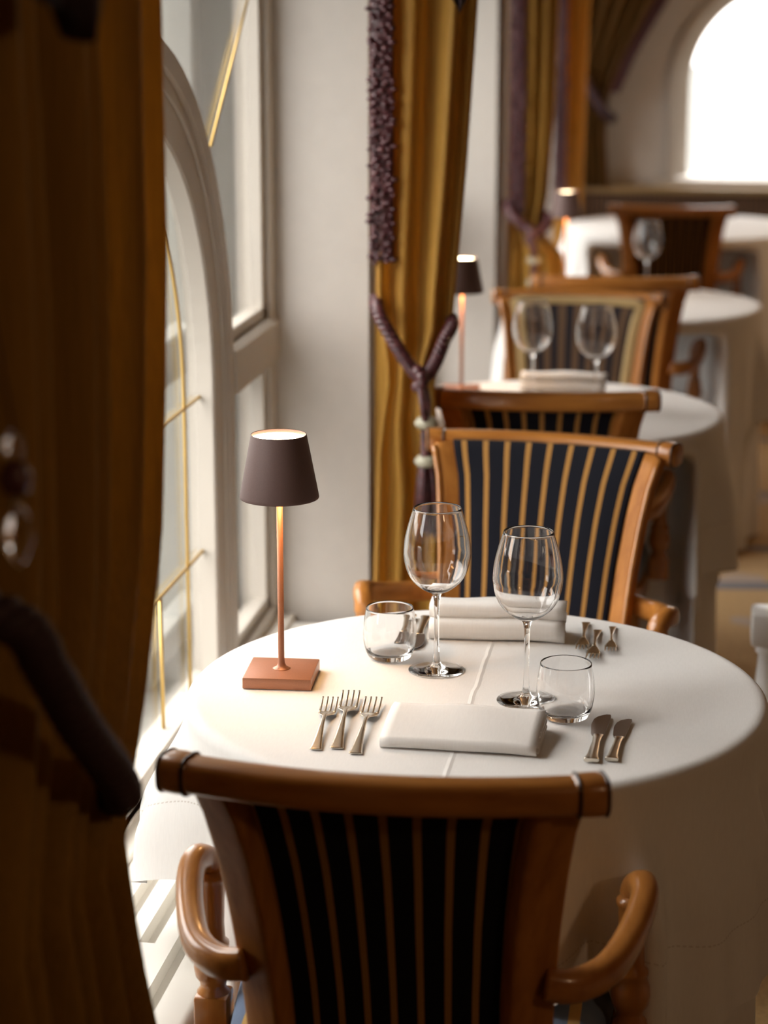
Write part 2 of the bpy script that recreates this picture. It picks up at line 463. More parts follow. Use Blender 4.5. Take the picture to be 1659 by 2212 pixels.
# ---- arched windows of the left wall
def build_window(name, y0, y1, gold=True):
    yc = (y0+y1)/2; bm = bm_new(); N = (1, 0, 0)
    xf = XW-.035; fs = (y1-y0)/2.16
    sp = .995
    def P(a, b, x=xf): return (x, a, b)
    # outer rectangular frame
    for a in (y0+.02, y1-.02): rectbar(bm, [P(a, ZS), P(a, ZH)], .04, .07, N)
    rectbar(bm, [P(y0, ZH-.02), P(y1, ZH-.02)], .04, .07, N); rectbar(bm, [P(y0, ZS+.015), P(y1, ZS+.015)], .03, .07, N)
    # arch post, sash, beads
    def sw(r, w, d, x): rectbar(bm, [(x, a, b) for a, b in arch_pts(yc, r*fs, sp, ZS, 40)], w*fs, d, N)
    sw(.630, .050, .080, XW-.035); sw(.552, .100, .034, XW-.0170); sw(.600, .012, .070, XW-.036); sw(.578, .010, .040, XW-.016)
    rectbar(bm, [P(yc-.58*fs, ZS+.030, XW-.017), P(yc+.58*fs, ZS+.030, XW-.017)], .045, .034, N)
    # transoms to the jambs and inset beads of the side lights
    for s in (-1, 1):
        e = y1 if s > 0 else y0; ja = e-s*.04; po = yc+s*.657*fs
        rectbar(bm, [P(po, .990, XW-.03), P(e, .990, XW-.03)], .098, .075, N)
        for za, zb in ((1.041, ZH-.04), (ZS+.03, .938)):
            ia, ib = po+s*.0, ja
            rectbar(bm, [P(ib-s*.011, za, XW-.03), P(ib-s*.011, zb, XW-.03)], .022, .03, N)
            rectbar(bm, [P(min(ia, ib), za+.011, XW-.03), P(max(ia, ib), za+.011, XW-.03)], .022, .03, N)
    w = struct(name, bm, WHITE)
    # outer frame of the double window
    bm = bm_new(); xo = XW-.17
    for a in (y0+.05, y1-.05): rectbar(bm, [(xo, a, ZS), (xo, a, ZH)], .07, .05, N)
    rectbar(bm, [(xo, a, b) for a, b in arch_pts(yc, .575*fs, sp, ZS, 40)], .085*fs, .05, N)
    rectbar(bm, [(xo, y0, ZS+.04), (xo, y1, ZS+.04)], .06, .05, N)
    for s in (-1, 1):
        e = y1 if s > 0 else y0
        rectbar(bm, [(xo, yc+s*.61*fs, .99), (xo, e, .99)], .09, .05, N)
    obj('outer_frame', bm, OUTER, w, False)
    g = bm_new(); box(g, XW-.0375, XW-.0345, y0+.02, y1-.02, ZS+.01, ZH-.02); obj('pane', g, PANE, w, False)
    if gold:
        g = bm_new(); xg = XW-.0285
        def bar(pts, r=.0036): sweep(g, [(xg, a, b) for a, b in pts], (r*2, r*2), 8, up=(1, 0, 0))
        bar([(yc-.51, .972), (yc+.51, .972)]); bar([(yc-.51, .678), (yc+.51, .678)])
        bar([(yc+.185, ZS+.05), (yc+.185, .678)]); bar([(yc-.185, ZS+.05), (yc-.185, .678)])
        for s in (-1, 1):
            bar([(yc+s*.385, ZS+.05), (yc+s*.385, .985)]+[(yc+s*.385*math.cos(t), .985+.44*math.sin(t)) for t in [PI/2*k/14 for k in range(1, 15)]])
            bar([(yc+s*.63, 1.42), (yc+s*.905, 1.63), (yc+s*1.03, 1.73)], .0028)
        tag(obj('glazing_bar', g, GOLDBAR, w), 'slim gold glazing bars in the arched pane')
    return w
for i, (a, b) in enumerate(WIN): build_window('window_%d' % (i+1), a, b, i < 2)
# sills
bm = bm_new(); 
for a, b in WIN: box(bm, XW-.02, XW+.0345, a, b, ZS-.045, ZS+.006, .004)
struct('trim_4', bm, COVER)

# ---- radiator under the first window
def radiator(y0, y1, label):
    t = thing('radiator', label, 'radiator', (0, 0, 0))
    x0, x1 = -.867, -.640; zt = .382
    bm = bm_new(); box(bm, x0, x1, y0, y1, zt-.045, zt, .012, 3)
    top = sharp(obj('top_grille', bm, COVER, t), 50)
    cut = bm_new()
    for xs, ya in ((-.818, 2.50), (-.768, 2.72), (-.716, 2.30)):
        box(cut, xs, xs+.024, ya, ya+.55, zt-.024, zt+.02); box(cut, xs, xs+.024, ya+.62, ya+1.17, zt-.024, zt+.02)
        if ya-.3 > y0: box(cut, xs, xs+.024, max(y0+.05, ya-.62), ya-.07, zt-.024, zt+.02)
    cm = bpy.data.meshes.new('slot_cutter'); cut.to_mesh(cm); cut.free()
    co = bpy.data.objects.new('slot_cutter', cm); COL.objects.link(co)
    md = top.modifiers.new('slots', 'BOOLEAN'); md.operation = 'DIFFERENCE'; md.object = co; md.solver = 'EXACT'
    dg = bpy.context.evaluated_depsgraph_get(); dg.update()
    nm = bpy.data.meshes.new_from_object(top.evaluated_get(dg))
    top.modifiers.clear(); top.data = nm
    bpy.data.objects.remove(co); bpy.data.meshes.remove(cm)
    sharp(top, 40)
    bm = bm_new(); box(bm, x0, x1-.012, y0+.01, y1-.01, .06, zt-.046)
    for k in range(int((y1-y0)/.045)):
        y = y0+.03+k*.045
        box(bm, x1-.014, x1-.002, y, y+.028, .07, zt-.05, .004)
    sharp(obj('ribbed_front', bm, COVER, t), 40)
    for y in (y0+.1, y1-.1):
        bm = bm_new(); box(bm, -.80, -.70, y-.015, y+.015, 0, .062); obj('foot', bm, COVER, t, False)
    return t
radiator(2.21, 4.32, 'cream radiator with slotted top grille under the near arched window')
for a, b in WIN[1:]:
    pass

# ------------------------------------------------------------------ chairs
YB = [(.38, -.122), (.45, -.130), (.60, -.165), (.75, -.210), (.85, -.252), (.90, -.275)]
HW = [(.38, .180), (.46, .181), (.58, .185), (.68, .192), (.76, .201), (.82, .210), (.88, .227)]
def by(x, z): return interp(YB, z)+.040*(x/.24)**2
def make_chair(fabric, gimp=False):
    t = bpy.data.objects.new('armchair', None); COL.objects.link(t); t.empty_display_size = .1
    t['category'] = 'chair'
    zs = [.40+.474*k/18 for k in range(19)]
    for s in (-1, 1):
        bm = bm_new()
        pts = [(s*(interp(HW, z)-.033), by(interp(HW, z)-.033, z)-.002, z) for z in zs]
        sweep(bm, pts, (.030, .060), 28, up=(s*1.5, 1, 0), p=.38)
        # scrolled tip rolling backwards over the rail
        x = s*.2265
        st = obj('stile', bm, W_S, t)
        bm = bm_new()
        pb = [(s*(interp(HW, z)-.0125), by(interp(HW, z)-.033, z)+.0275, z) for z in zs]
        sweep(bm, pb, (.011, .011), 10, up=(0, 1, 0))
        obj('bead_moulding', bm, W_Z, st)
    # crest rail
    bm = bm_new(); n = 28
    pts = []
    for k in range(n+1):
        x = -.235+.47*k/n
        pts.append((x, by(x, .875)-.022, .876))
    sweep(bm, pts, (.042, .040), 24, p=.68)
    rail = obj('crest_rail', bm, W_X, t)
    for s in (-1, 1):
        bm = bm_new()
        e = [(s*x, by(x, .875)-.022, .876) for x in (.204, .210, .220, .229, .236, .2395)]
        sweep(bm, e, [(.041, .040), (.0455, .0435), (.0465, .0445), (.0465, .0445), (.0455, .0435), (.042, .040)], 24, p=.68)
        obj('scroll_end', bm, W_X, rail)
        for r0 in (.2065, .2345):
            bm = bm_new()
            e = [(s*x, by(x, .875)-.022, .876) for x in (r0, r0+.001, r0+.003, r0+.004)]
            sweep(bm, e, [(.045, .043), (.0485, .0465), (.0485, .0465), (.045, .043)], 24, p=.68)
            tag(obj('ring', bm, DARKRING, rail), 'dark turned ring on the crest rail')
    # back cushion (front puff + flat back)
    bm = bm_new()
    z0, z1 = .41, .882
    def wid(z): return interp(HW, z)-.045
    def front(u, v):
        z = z0+(z1-z0)*v; x = (2*u-1)*wid(z)
        e = (1-(2*u-1)**4)*(1-(2*v-1)**6)
        return (x, by(x, z)+.014+.014*e, z)
    def back(u, v):
        z = z0+(z1-z0)*v; x = (1-2*u)*wid(z)
        return (x, by(x, z)+.002-.004*(1-(2*u-1)**4), z)
    grid(bm, 40, 24, front); grid(bm, 40, 24, back)
    bmesh.ops.remove_doubles(bm, verts=bm.verts[:], dist=1e-5)
    # close the rims
    be = [e for e in bm.edges if len(e.link_faces) == 1]
    try: bmesh.ops.bridge_loops(bm, edges=be)
    except Exception: pass
    cush = obj('back_cushion', bm, fabric, t)
    if gimp:
        bm = bm_new(); pts = []
        for k in range(13): pts.append((-.975*wid(z0+(z1-.014-z0)*k/12), z0+(z1-.014-z0)*k/12))
        for k in range(1, 20): pts.append(((-1+2*k/20)*.975*wid(z1-.014), z1-.014))
        for k in range(13): pts.append((.975*wid(z1-.014-(z1-.014-z0)*k/12), z1-.014-(z1-.014-z0)*k/12))
        sweep(bm, [(x, by(x, z)+.017, z) for x, z in pts], (.030, .010), 10, up=(0, 1, 0), p=.8)
        tag(obj('gimp_border', bm, GIMP, cush), 'pale gold woven border around the back')
    # seat
    def outline(k, n, g=0.0):
        a = 2*PI*k/n; c, d = math.cos(a), math.sin(a)
        c = math.copysign(abs(c)**.42, c); d = math.copysign(abs(d)**.42, d)
        y = .045+d*(.172+g); w = .228+.020*d
        return c*(w+g), y
    bm = bm_new(); n = 48
    prof = [(.0, .428), (.004, .436), (.006, .452), (.0, .470), (-.02, .482), (-.06, .490), (-.12, .494), (-.19, .495)]
    uv = bm.loops.layers.uv.verify(); rings = []
    for g, z in prof: rings.append([bm.verts.new((*outline(k, n, g), z)) for k in range(n)])
    for A, B in zip(rings, rings[1:]):
        for k in range(n): bm.faces.new((A[k], A[(k+1) % n], B[(k+1) % n], B[k]))
    bm.faces.new(rings[0][::-1]); bm.faces.new(rings[-1])
    for f in bm.faces:
        for lp in f.loops: lp[uv].uv = (lp.vert.co.x/.46+.5, lp.vert.co.y)
    obj('seat', bm, SEATF, t)
    bm = bm_new(); rings = []
    for g, z in ((.004, .365), (.012, .372), (.012, .424), (.004, .430)): rings.append([bm.verts.new((*outline(k, n, g), z)) for k in range(n)])
    for A, B in zip(rings, rings[1:]):
        for k in range(n): bm.faces.new((A[k], A[(k+1) % n], B[(k+1) % n], B[k]))
    bm.faces.new(rings[0][::-1]); bm.faces.new(rings[-1])
    sharp(obj('seat_frame', bm, W_X, t), 50)
    # arms and turned posts
    for s in (-1, 1):
        bm = bm_new()
        path = cr([(s*.172, -.165, .612), (s*.205, -.155, .608), (s*.240, -.118, .612), (s*.264, -.055, .626), (s*.277, .005, .645), (s*.274, .036, .652), (s*.266, .054, .640), (s*.263, .056, .622)], 36)
        rad = []
        for k in range(37):
            f = k/36; rad.append((.034 if f > .2 else .030+.02*f, .040-.006*f if f < .9 else .036-.05*(f-.9)))
        sweep(bm, path, rad, 16, p=.8)
        obj('arm', bm, W_Y, t)
        bm = bm_new()
        post = [(.0, .462), (.020, .462), (.021, .466), (.016, .472), (.0175, .480), (.0225, .488), (.0245, .500), (.0235, .512), (.0195, .524), (.0215, .528), (.0215, .533), (.0165, .538), (.0155, .560), (.0165, .590), (.0178, .612), (.0185, .618), (.0205, .620), (.0205, .626), (.017, .630), (.0, .636)]
        lathe(bm, post, 24, (s*.263, .052, 0))
        o = obj('arm_post', bm, W_Z, t); 
        bm = bm_new(); box(bm, s*.263-.022, s*.263+.022, .030, .074, .412, .465, .005)
        sharp(obj('block', bm, W_Z, o), 40)
    # legs
    for s in (-1, 1):
        bm = bm_new()
        sweep(bm, cr([(s*.205, .175, .40), (s*.21, .178, .25), (s*.215, .188, .12), (s*.22, .200, 0)], 12), [(.046-.02*k/12, .046-.02*k/12) for k in range(13)], 14, up=(0, 1, 0), p=.7)
        obj('leg', bm, W_Z, t)
        bm = bm_new()
        sweep(bm, cr([(s*.130, -.118, .41), (s*.135, -.140, .28), (s*.145, -.185, .13), (s*.155, -.245, 0)], 14), [(.042-.012*k/14, .048-.016*k/14) for k in range(15)], 14, up=(0, 1, 0), p=.6)
        obj('leg', bm, W_Z, t)
    return t
CG = 'wooden armchairs around the tables'
ch_navy = make_chair(NAVY)
ch_brown = make_chair(BROWNST, True)
ch_navy.location = (-.325, 2.372, 0)
tag(ch_navy, 'wooden armchair nearest the camera, its striped back turned to us', 'chair', CG)
dup(ch_navy, (-.316, 3.63, 0), PI-.155, 'wooden armchair with navy and gold striped back facing us across the nearest table', CG)
dup(ch_navy, (-.345, 4.605, 0), .06, 'wooden armchair turned away, directly behind the facing navy armchair, at the second table', CG)
ch_brown.location = (-.357, 5.60, 0); ch_brown.rotation_euler = (0, 0, PI-.04)
tag(ch_brown, 'wooden armchair with brown and navy stripes and pale gold border behind two wine glasses', 'chair', CG)
dup(ch_navy, (-.285, 6.455, 0), .08, 'wooden armchair turned away, just behind the gold bordered brown one', CG)
dup(ch_navy, (-.145, 8.58, 0), 0, 'farthest wooden armchair, turned away, at the last table by the end wall', CG)

# ------------------------------------------------------------------ tables and cloths
def make_table(r):
    t = bpy.data.objects.new('round_table', None); COL.objects.link(t); t['category'] = 'table'
    bm = bm_new(); lathe(bm, [(0, .715), (r-.008, .715), (r, .722), (r, .738), (r-.006, .744), (0, .744)], 64); sharp(obj('tabletop', bm, W_X, t), 40)
    bm = bm_new(); lathe(bm, [(.0, .03), (.04, .03), (.045, .10), (.03, .18), (.035, .4), (.03, .66), (.07, .715), (0, .715)], 24); obj('pedestal', bm, W_Z, t)
    bm = bm_new(); lathe(bm, [(0, 0), (.17, 0), (.17, .012), (.14, .025), (.05, .04), (0, .04)], 40); obj('foot_plate', bm, W_X, t)
    return t
def cloth_mesh(r, length, folds, seed, top=.750, floor_z=.004, left_cover=None, rr=.014, corner=None, spread=.05, wave=1.0):
    """round table cloth: polar sheet that rounds the rim and hangs in soft folds"""
    rnd = random.Random(seed)
    ph = [rnd.uniform(0, 2*PI) for _ in range(6)]
    bm = bm_new(); nu = 220
    svals = [0]+[r*(k/14)**.8 for k in range(1, 14)]+[r-.012, r-.006, r]
    tail = 44
    def L(th):
        l = length(th) if callable(length) else length
        return l
    def f(u, v):
        th = 2*PI*u; l = L(th)
        k = v*(len(svals)-1+tail)
        if k <= len(svals)-1:
            i = int(k); fr = k-i
            s = svals[i] if i+1 >= len(svals) else svals[i]+(svals[i+1]-svals[i])*fr
        else: s = r+(l-r)*(k-len(svals)+1)/tail
        d = s-r
        if d <= 0: rad, z = s, top
        elif d < rr*PI/2: a = d/rr; rad, z = r+rr*math.sin(a), top-rr*(1-math.cos(a))
        else:
            h = d-rr*PI/2
            g = max(0, min(1, (h-.01)/.16)); g = g*g*(3-2*g)
            w = (.55*math.sin(folds*th+ph[0])+.3*math.sin((folds*2-1)*th+ph[1])+.25*math.sin((folds-3)*th+ph[2])+.14*math.sin((folds*3+1)*th+ph[3]))
            rad = r+rr+spread*h+g*(.024+.075*h)*w*wave
            if corner:
                for c, amt, wd in corner:
                    dd = (th-c+PI) % (2*PI)-PI
                    rad += amt*g*math.exp(-(dd/wd)**2)
            z = top-rr-h
        x, y = rad*math.cos(th), rad*math.sin(th)
        z = max(z, floor_z)
        if left_cover:
            x, y, z = left_cover(x, y, z, th, s-r, l-r)
        return (x, y, z)
    def uvf(u, v):
        th = 2*PI*u; l = L(th); k = v*(len(svals)-1+tail)
        s = svals[min(int(k), len(svals)-1)] if k <= len(svals)-1 else r+(l-r)*(k-len(svals)+1)/tail
        return (u, l-s)
    grid(bm, nu, len(svals)-1+tail, f, uvf, wrap=True)
    bmesh.ops.remove_doubles(bm, verts=bm.verts[:], dist=1e-6)
    return bm
R1 = .392
T1 = (-.300, 2.828); T2 = (-.355, 4.885); T3 = (-.230, 6.69); T4 = (-.09, 8.98)
tb = make_table(R1); tb.location = (*T1, 0)
tag(tb, 'round pedestal table under the nearest white tablecloth', 'table', 'round tables under white cloths')
dup(tb, (*T2, 0), 0, 'round pedestal table under the white cloth of the second table', 'round tables under white cloths')
dup(tb, (*T3, 0), 0, 'round pedestal table under the white cloth of the third table', 'round tables under white cloths')
dup(tb, (*T4, 0), 0, 'round pedestal table under the white cloth at the end wall', 'round tables under white cloths')
def push(X, Y, z, cx, F, hw, z0, z1):
    """the cloth gives way in front of a chair pushed in under the table"""
    if Y >= F: return Y
    a = max(0, min(1, 1-(abs(X-cx)-hw)/.07)); b = max(0, min(1, (z1-z)/(z1-z0)))
    a = a*a*(3-2*a); b = b*b*(3-2*b)
    return Y+(F-Y)*a*b
# nearest cloth: its window side hangs down on to the radiator
def bumpf(th, deg, wd):
    dd = (th-math.radians(deg)+PI) % (2*PI)-PI
    return math.exp(-(dd/wd)**2)
def len1(th): return .712+.010*bumpf(th, 160, .4)-.098*bumpf(th, 214, .36)+.015*bumpf(th, 318, .3)
def cover1(x, y, z, th, d, dl):
    if x+T1[0] < -.848: x = -.848-T1[0]
    if abs(x+T1[0]+.325) < .232 and y+T1[1] < 2.60: z = max(z, .503)      # the hem lies on the chair seat
    return x, y, max(z, .392)
bm = cloth_mesh(R1, len1, 9, 3, left_cover=cover1, corner=[(math.radians(322), .045, .20), (math.radians(304), .085, .070), (math.radians(287), .03, .06), (math.radians(338), .05, .08), (math.radians(356), -.03, .08), (math.radians(190), .06, .45)])
tag(obj('tablecloth', bm, CLOTH, loc=(*T1, 0)), 'white tablecloth on the nearest round table, its window side resting on the radiator', 'tablecloth', 'white tablecloths')
def cover0(x, y, z, th, d, dl):
    X = x+T1[0]
    if X < -.60:
        if z > .394: X = max(X, -.735)
        else: X = max(X, -.622)
    Y = push(X, y+T1[1], z, -.325, 2.625, .225, .50, .57)
    return X-T1[0], Y-T1[1], z
bm = cloth_mesh(R1-.010, 1.12, 8, 5, top=.7465, spread=.02, rr=.010, left_cover=cover0, wave=.3)
tag(obj('undercloth', bm, CLOTH, loc=(*T1, 0)), 'floor-length white undercloth beneath the nearest tablecloth', 'tablecloth', 'floor-length undercloths')
def len2(th): return .80+.06*math.cos(4*(th-.5))
for i, (T, lab) in enumerate(((T2, 'white tablecloth on the second table, behind the facing navy armchair'), (T3, 'white tablecloth on the third table, right of the chair behind the gold bordered one'), (T4, 'white tablecloth on the farthest table by the end wall'))):
    R = R1 if i < 2 else .495
    cx, F = ((-.345, 4.85), (-.285, 6.70), (-.145, 8.83))[i]
    def lc(x, y, z, th, d, dl, T=T, cx=cx, F=F):
        y = push(T[0]+x, T[1]+y, z, cx, F, .28, .66, .715)-T[1]
        if T[0]+x < -.64 and z < .42: 
            return max(x, -.64-T[0]), y, z
        return x, y, z
    bm = cloth_mesh(R, lambda th, R=R: len2(th)+R-R1, 8, 11+i, left_cover=lc)
    tag(obj('tablecloth', bm, CLOTH, loc=(*T, 0)), lab, 'tablecloth', 'white tablecloths')
    def uc(x, y, z, th, d, dl, T=T, cx=cx, F=F):
        X = max(T[0]+x, -.63) if z < .70 else T[0]+x
        return X-T[0], push(X, T[1]+y, z, cx, F+.01, .29, .66, .715)-T[1], z
    bm = cloth_mesh(R-.010, R+.73, 8, 21+i, top=.7465, spread=.02, rr=.010, left_cover=uc, wave=.3)
    tag(obj('undercloth', bm, CLOTH, loc=(*T, 0)), ['floor-length white undercloth of the second table', 'floor-length white undercloth of the third table', 'floor-length white undercloth of the table at the end wall'][i], 'tablecloth', 'floor-length undercloths')
TZ = .7505

# ------------------------------------------------------------------ lamps
def make_lamp():
    t = bpy.data.objects.new('table_lamp', None); COL.objects.link(t); t['category'] = 'lamp'
    bm = bm_new(); box(bm, -.0485, .0485, -.0485, .0485, 0, .0165, .0016, 2)
    sharp(obj('base', bm, LACQWARM, t), 40)
    bm = bm_new(); lathe(bm, [(.013, .0165), (.0115, .0172), (.0072, .0195), (.0052, .024), (.0044, .032), (.0044, .285)], 20); obj('stem', bm, LACQWARM, t)
    bm = bm_new()
    lathe(bm, [(.0370, .350), (.0375, .3545), (.0382, .3552), (.0388, .354), (.0548, .270), (.0553, .2665), (.0549, .2652), (.0541, .2655), (.0532, .270), (.0376, .3475)], 64, close_ends=False)
    sh = obj('lamp_shade', bm, SHADE, t)
    bm = bm_new(); lathe(bm, [(0, .3500), (.0370, .3500), (.0370, .3488), (0, .3488)], 48); tag(obj('diffuser', bm, LED, sh, False), 'glowing warm white disc in the top of the shade')
    bm = bm_new(); lathe(bm, [(.0100, .2930), (.040, .2930), (.040, .2922), (.0100, .2922)], 40); 
    o = obj('bulb', bm, LEDDOWN, sh, False)
    return t
lamp = make_lamp(); lamp.location = (-.577, 2.826, TZ); lamp.rotation_euler = (0, 0, math.radians(3))
LG = 'cordless bronze table lamps'
tag(lamp, 'bronze table lamp with square base, nearest, on the table by the window', 'lamp', LG)
dup(lamp, (-.580, 5.06, TZ), .1, 'bronze table lamp half hidden behind the chair rail at the second table', LG, .93)
dup(lamp, (-.452, 6.84, TZ), .2, 'farthest bronze table lamp, glowing in front of the end wall', LG, .93)

# ------------------------------------------------------------------ glasses
def make_wine():
    t = bpy.data.objects.new('wine_glass', None); COL.objects.link(t); t['category'] = 'wine glass'
    foot = [(0, 0), (.0395, 0), (.0405, .0007), (.0402, .0014), (.032, .0022), (.020, .0034), (.011, .0056), (.0070, .0090), (.0052, .014)]
    stem = [(.0052, .014), (.0042, .022), (.0036, .045), (.0036, .085), (.0042, .103), (.0058, .1120), (.0085, .1160)]
    pr = cr([(.0085, .1160), (.0135, .1178), (.022, .1225), (.0345, .1335), (.0430, .148), (.0472, .166), (.0478, .178), (.0458, .197), (.0405, .219), (.0340, .240)], 40)
    inn = cr([(.0, .1192), (.0100, .1198), (.0210, .1242), (.0335, .1347), (.0419, .149), (.0461, .167), (.0467, .178), (.0447, .197), (.0394, .219), (.0329, .2398)], 40)
    for nm, p in (('foot', foot), ('stem', stem), ('bowl', pr+[(.0336, .2407)]+inn[::-1])):
        bm = bm_new(); lathe(bm, p, 64, close_ends=False); obj(nm, bm, CRYSTAL, t, recalc=False)
    return t
def make_tumbler():
    t = bpy.data.objects.new('water_tumbler', None); COL.objects.link(t); t['category'] = 'water glass'
    base = [(0, .0008), (.024, .0008), (.0280, .0012), (.0312, .0036), (.0333, .0080)]
    out = cr([(.0333, .0080), (.0362, .0150), (.0386, .028), (.0391, .040), (.0378, .057), (.0345, .0770)], 30)
    inn = cr([(0, .0090), (.015, .0092), (.028, .0105), (.0340, .0150), (.0372, .028), (.0379, .040), (.0366, .057), (.0333, .0769)], 36)
    for nm, p in (('base', base), ('body', out+[(.0340, .0776)]+inn[::-1])):
        bm = bm_new(); lathe(bm, p, 64, close_ends=False); obj(nm, bm, CRYSTAL, t, recalc=False)
    return t
wg = make_wine(); wg.location = (-.365, 2.901, TZ)
WG = 'stemmed wine glasses on the tables'
tag(wg, 'wine glass standing by the lamp on the nearest table, in front of the curtain edge', 'wine glass', WG)
dup(wg, (-.226, 2.785, TZ), 0, 'wine glass behind the water tumbler and napkin at the near place setting', WG)
dup(wg, (-.403, 4.985, TZ), 0, 'wine glass nearer the window of the pair on the second table', WG)
dup(wg, (-.249, 4.920, TZ), 0, 'wine glass farther from the window of the pair on the second table', WG)
dup(wg, (-.192, 6.84, TZ), 0, 'lone wine glass on the third table, before the farthest chair back', WG)
tm = make_tumbler(); tm.location = (-.440, 2.948, TZ)
TG = 'round water tumblers on the nearest table'
tag(tm, 'stemless water tumbler beside the rolled far napkin, next to the lamp', 'water glass', TG)
dup(tm, (-.168, 2.722, TZ), 0, 'stemless water tumbler at the corner of the near napkin, left of the butter knives', TG)
dup(tm, (-.215, 8.72, TZ), 0, 'small tumbler on the end table, above the farthest chair rail', 'tumbler on the end table')

# ------------------------------------------------------------------ cutlery
def make_fork():
    t = bpy.data.objects.new('fork', None); COL.objects.link(t); t['category'] = 'fork'
    bm = bm_new()
    pts = cr([(0, 0, .0022), (0, .006, .0024), (0, .04, .0050), (0, .085, .0095), (0, .112, .0105), (0, .124, .0092)], 30)
    w = [(interp([(0, .010), (.04, .0175), (.12, .0182), (.35, .0125), (.6, .0062), (.8, .0052), (1, .0060)], k/30), interp([(0, .0016), (.1, .0024), (.6, .0030), (1, .0026)], k/30)) for k in range(31)]
    sweep(bm, pts, w, 12, p=.6)
    obj('handle', bm, SILVER, t)
    bm = bm_new()
    def zz(y): return interp([(.118, .0096), (.128, .0075), (.140, .0050), (.155, .0036), (.175, .0046), (.203, .0100)], y)
    pts = [(0, .116+.038*k/12, zz(.116+.038*k/12)) for k in range(13)]
    w = [(interp([(0, .0058), (.25, .0095), (.5, .0185), (.75, .0245), (1, .0258)], k/12), .0019) for k in range(13)]
    sweep(bm, pts, w, 12, p=.6)
    for i in range(4):
        x0 = -.0107+.00713*i
        pts = [(x0*(1+.03*k/10), .151+.052*k/10, zz(.151+.052*k/10)) for k in range(11)]
        sweep(bm, pts, [(.0044-.0018*k/10, .0018-.0006*k/10) for k in range(11)], 8, p=.7)
    obj('tines', bm, SILVER, t)
    return t
fk = make_fork()
FG = 'silver forks on the nearest table'
fk.location = (-.476, 2.545, TZ); fk.rotation_euler = (0, 0, math.radians(4.2)); fk.scale = (.93, .93, .93)
tag(fk, 'silver fork outermost of the near three, on the window side', 'fork', FG)
dup(fk, (-.450, 2.553, TZ), math.radians(4.3), 'silver fork in the middle of the three left of the near napkin', FG, 1.03)
dup(fk, (-.423, 2.537, TZ), math.radians(2.2), 'silver fork next to the near napkin', FG, 1.0)
dup(fk, (-.166, 3.166, TZ), math.radians(181), 'silver fork next to the rolled far napkin, tines towards us', FG, .78)
dup(fk, (-.146, 3.128, TZ), math.radians(180), 'silver fork in the middle of the far three, set nearest to us', FG, .80)
dup(fk, (-.124, 3.150, TZ), math.radians(181), 'silver fork of the far three, farthest from the rolled napkin', FG, .70)
def make_knife():
    t = bpy.data.objects.new('butter_knife', None); COL.objects.link(t); t['category'] = 'knife'
    bm = bm_new()
    pts = cr([(0, 0, .0040), (0, .004, .0044), (0, .02, .0048), (0, .06, .0046), (0, .085, .0042), (0, .098, .0034)], 28)
    w = [(interp([(0, .013), (.05, .0195), (.16, .0200), (.4, .0140), (.65, .0105), (.85, .0125), (1, .0150)], k/28), interp([(0, .005), (.08, .0078), (.4, .0062), (1, .0036)], k/28)) for k in range(29)]
    sweep(bm, pts, w, 14, p=.62)
    obj('handle', bm, SILVER, t)
    bm = bm_new()
    n = 24; L_, R_ = [], []
    for k in range(n+1):
        f = k/n; y = .095+.085*f
        xl = -interp([(0, .0075), (.1, .0100), (.5, .0128), (.75, .0110), (.9, .0060), (1, -.0040)], f)
        xr = interp([(0, .0075), (.15, .0085), (.6, .0098), (.9, .0108), (1, .0095)], f)
        if xl > xr-.002: xl = xr-.002
        L_.append((xl, y)); R_.append((xr, y))
    out = L_+R_[::-1]
    top = [bm.verts.new((x, y, .0040)) for x, y in out]; bot = [bm.verts.new((x, y, .0024)) for x, y in out]
    for k in range(n):
        a, b = k, k+1; c, d = 2*n+1-k-1, 2*n+1-k
        bm.faces.new((top[a], top[b], top[c], top[d])); bm.faces.new((bot[d], bot[c], bot[b], bot[a]))
    m = len(out)
    for k in range(m): bm.faces.new((top[k], top[(k+1) % m], bot[(k+1) % m], bot[k]))
    obj('blade', bm, BLADE, t, False)
    return t
kn = make_knife(); kn.location = (-.123, 2.552, TZ); kn.rotation_euler = (0, 0, math.radians(-2))
KG = 'butter knives on the nearest table'
tag(kn, 'larger butter knife nearer the napkin at the near place setting', 'knife', KG)
dup(kn, (-.098, 2.560, TZ), math.radians(-4), 'smaller outer butter knife at the near place setting', KG, .89)
dup(kn, (-.437, 3.155, TZ), math.radians(182), 'butter knife seen through the tumbler beside the lamp, outer of the far pair', KG, .9)
dup(kn, (-.413, 3.150, TZ), math.radians(181), 'butter knife beside the window end of the rolled far napkin', KG, .9)

# ------------------------------------------------------------------ napkins
def arc(cy_, cz_, r, a0, a1, n=8): return [(cy_+r*math.cos(a0+(a1-a0)*k/n), cz_+r*math.sin(a0+(a1-a0)*k/n)) for k in range(n+1)]
bm = bm_new()
# outer wrap folded round the front edge, inner layers showing at the end
wob = lambda x, y: .0012*math.sin(31*x+1)+.0009*math.sin(47*x+40*y)
outer = [(.062, .0018), (-.03, .0018)]+arc(-.042, .0085, .0065, -PI/2, -3*PI/2, 12)+[(-.02, .0192), (.0, .0228), (.03, .0268), (.050, .0275), (.062, .0262)]
outer = [(y, z) for y, z in outer]
prism(bm, thick_line(outer, .0026), -.1015, .1015, 16, wob)
for k in range(5):
    z = .0048+.0040*k; e = .0015*(k % 2)
    lay = [(.063-e, z), (.02, z), (-.036+.0095*k, z-.0012)]
    prism(bm, thick_line(lay, .0026), -.1005+e, .1035-.6*e, 8, wob)
nk = obj('napkin', bm, NAPK, loc=(-.2935, 2.612, TZ)); nk.rotation_euler = (0, 0, math.radians(-2.0))
tag(nk, 'folded white napkin lying between the near forks and butter knives', 'napkin', 'white linen napkins')
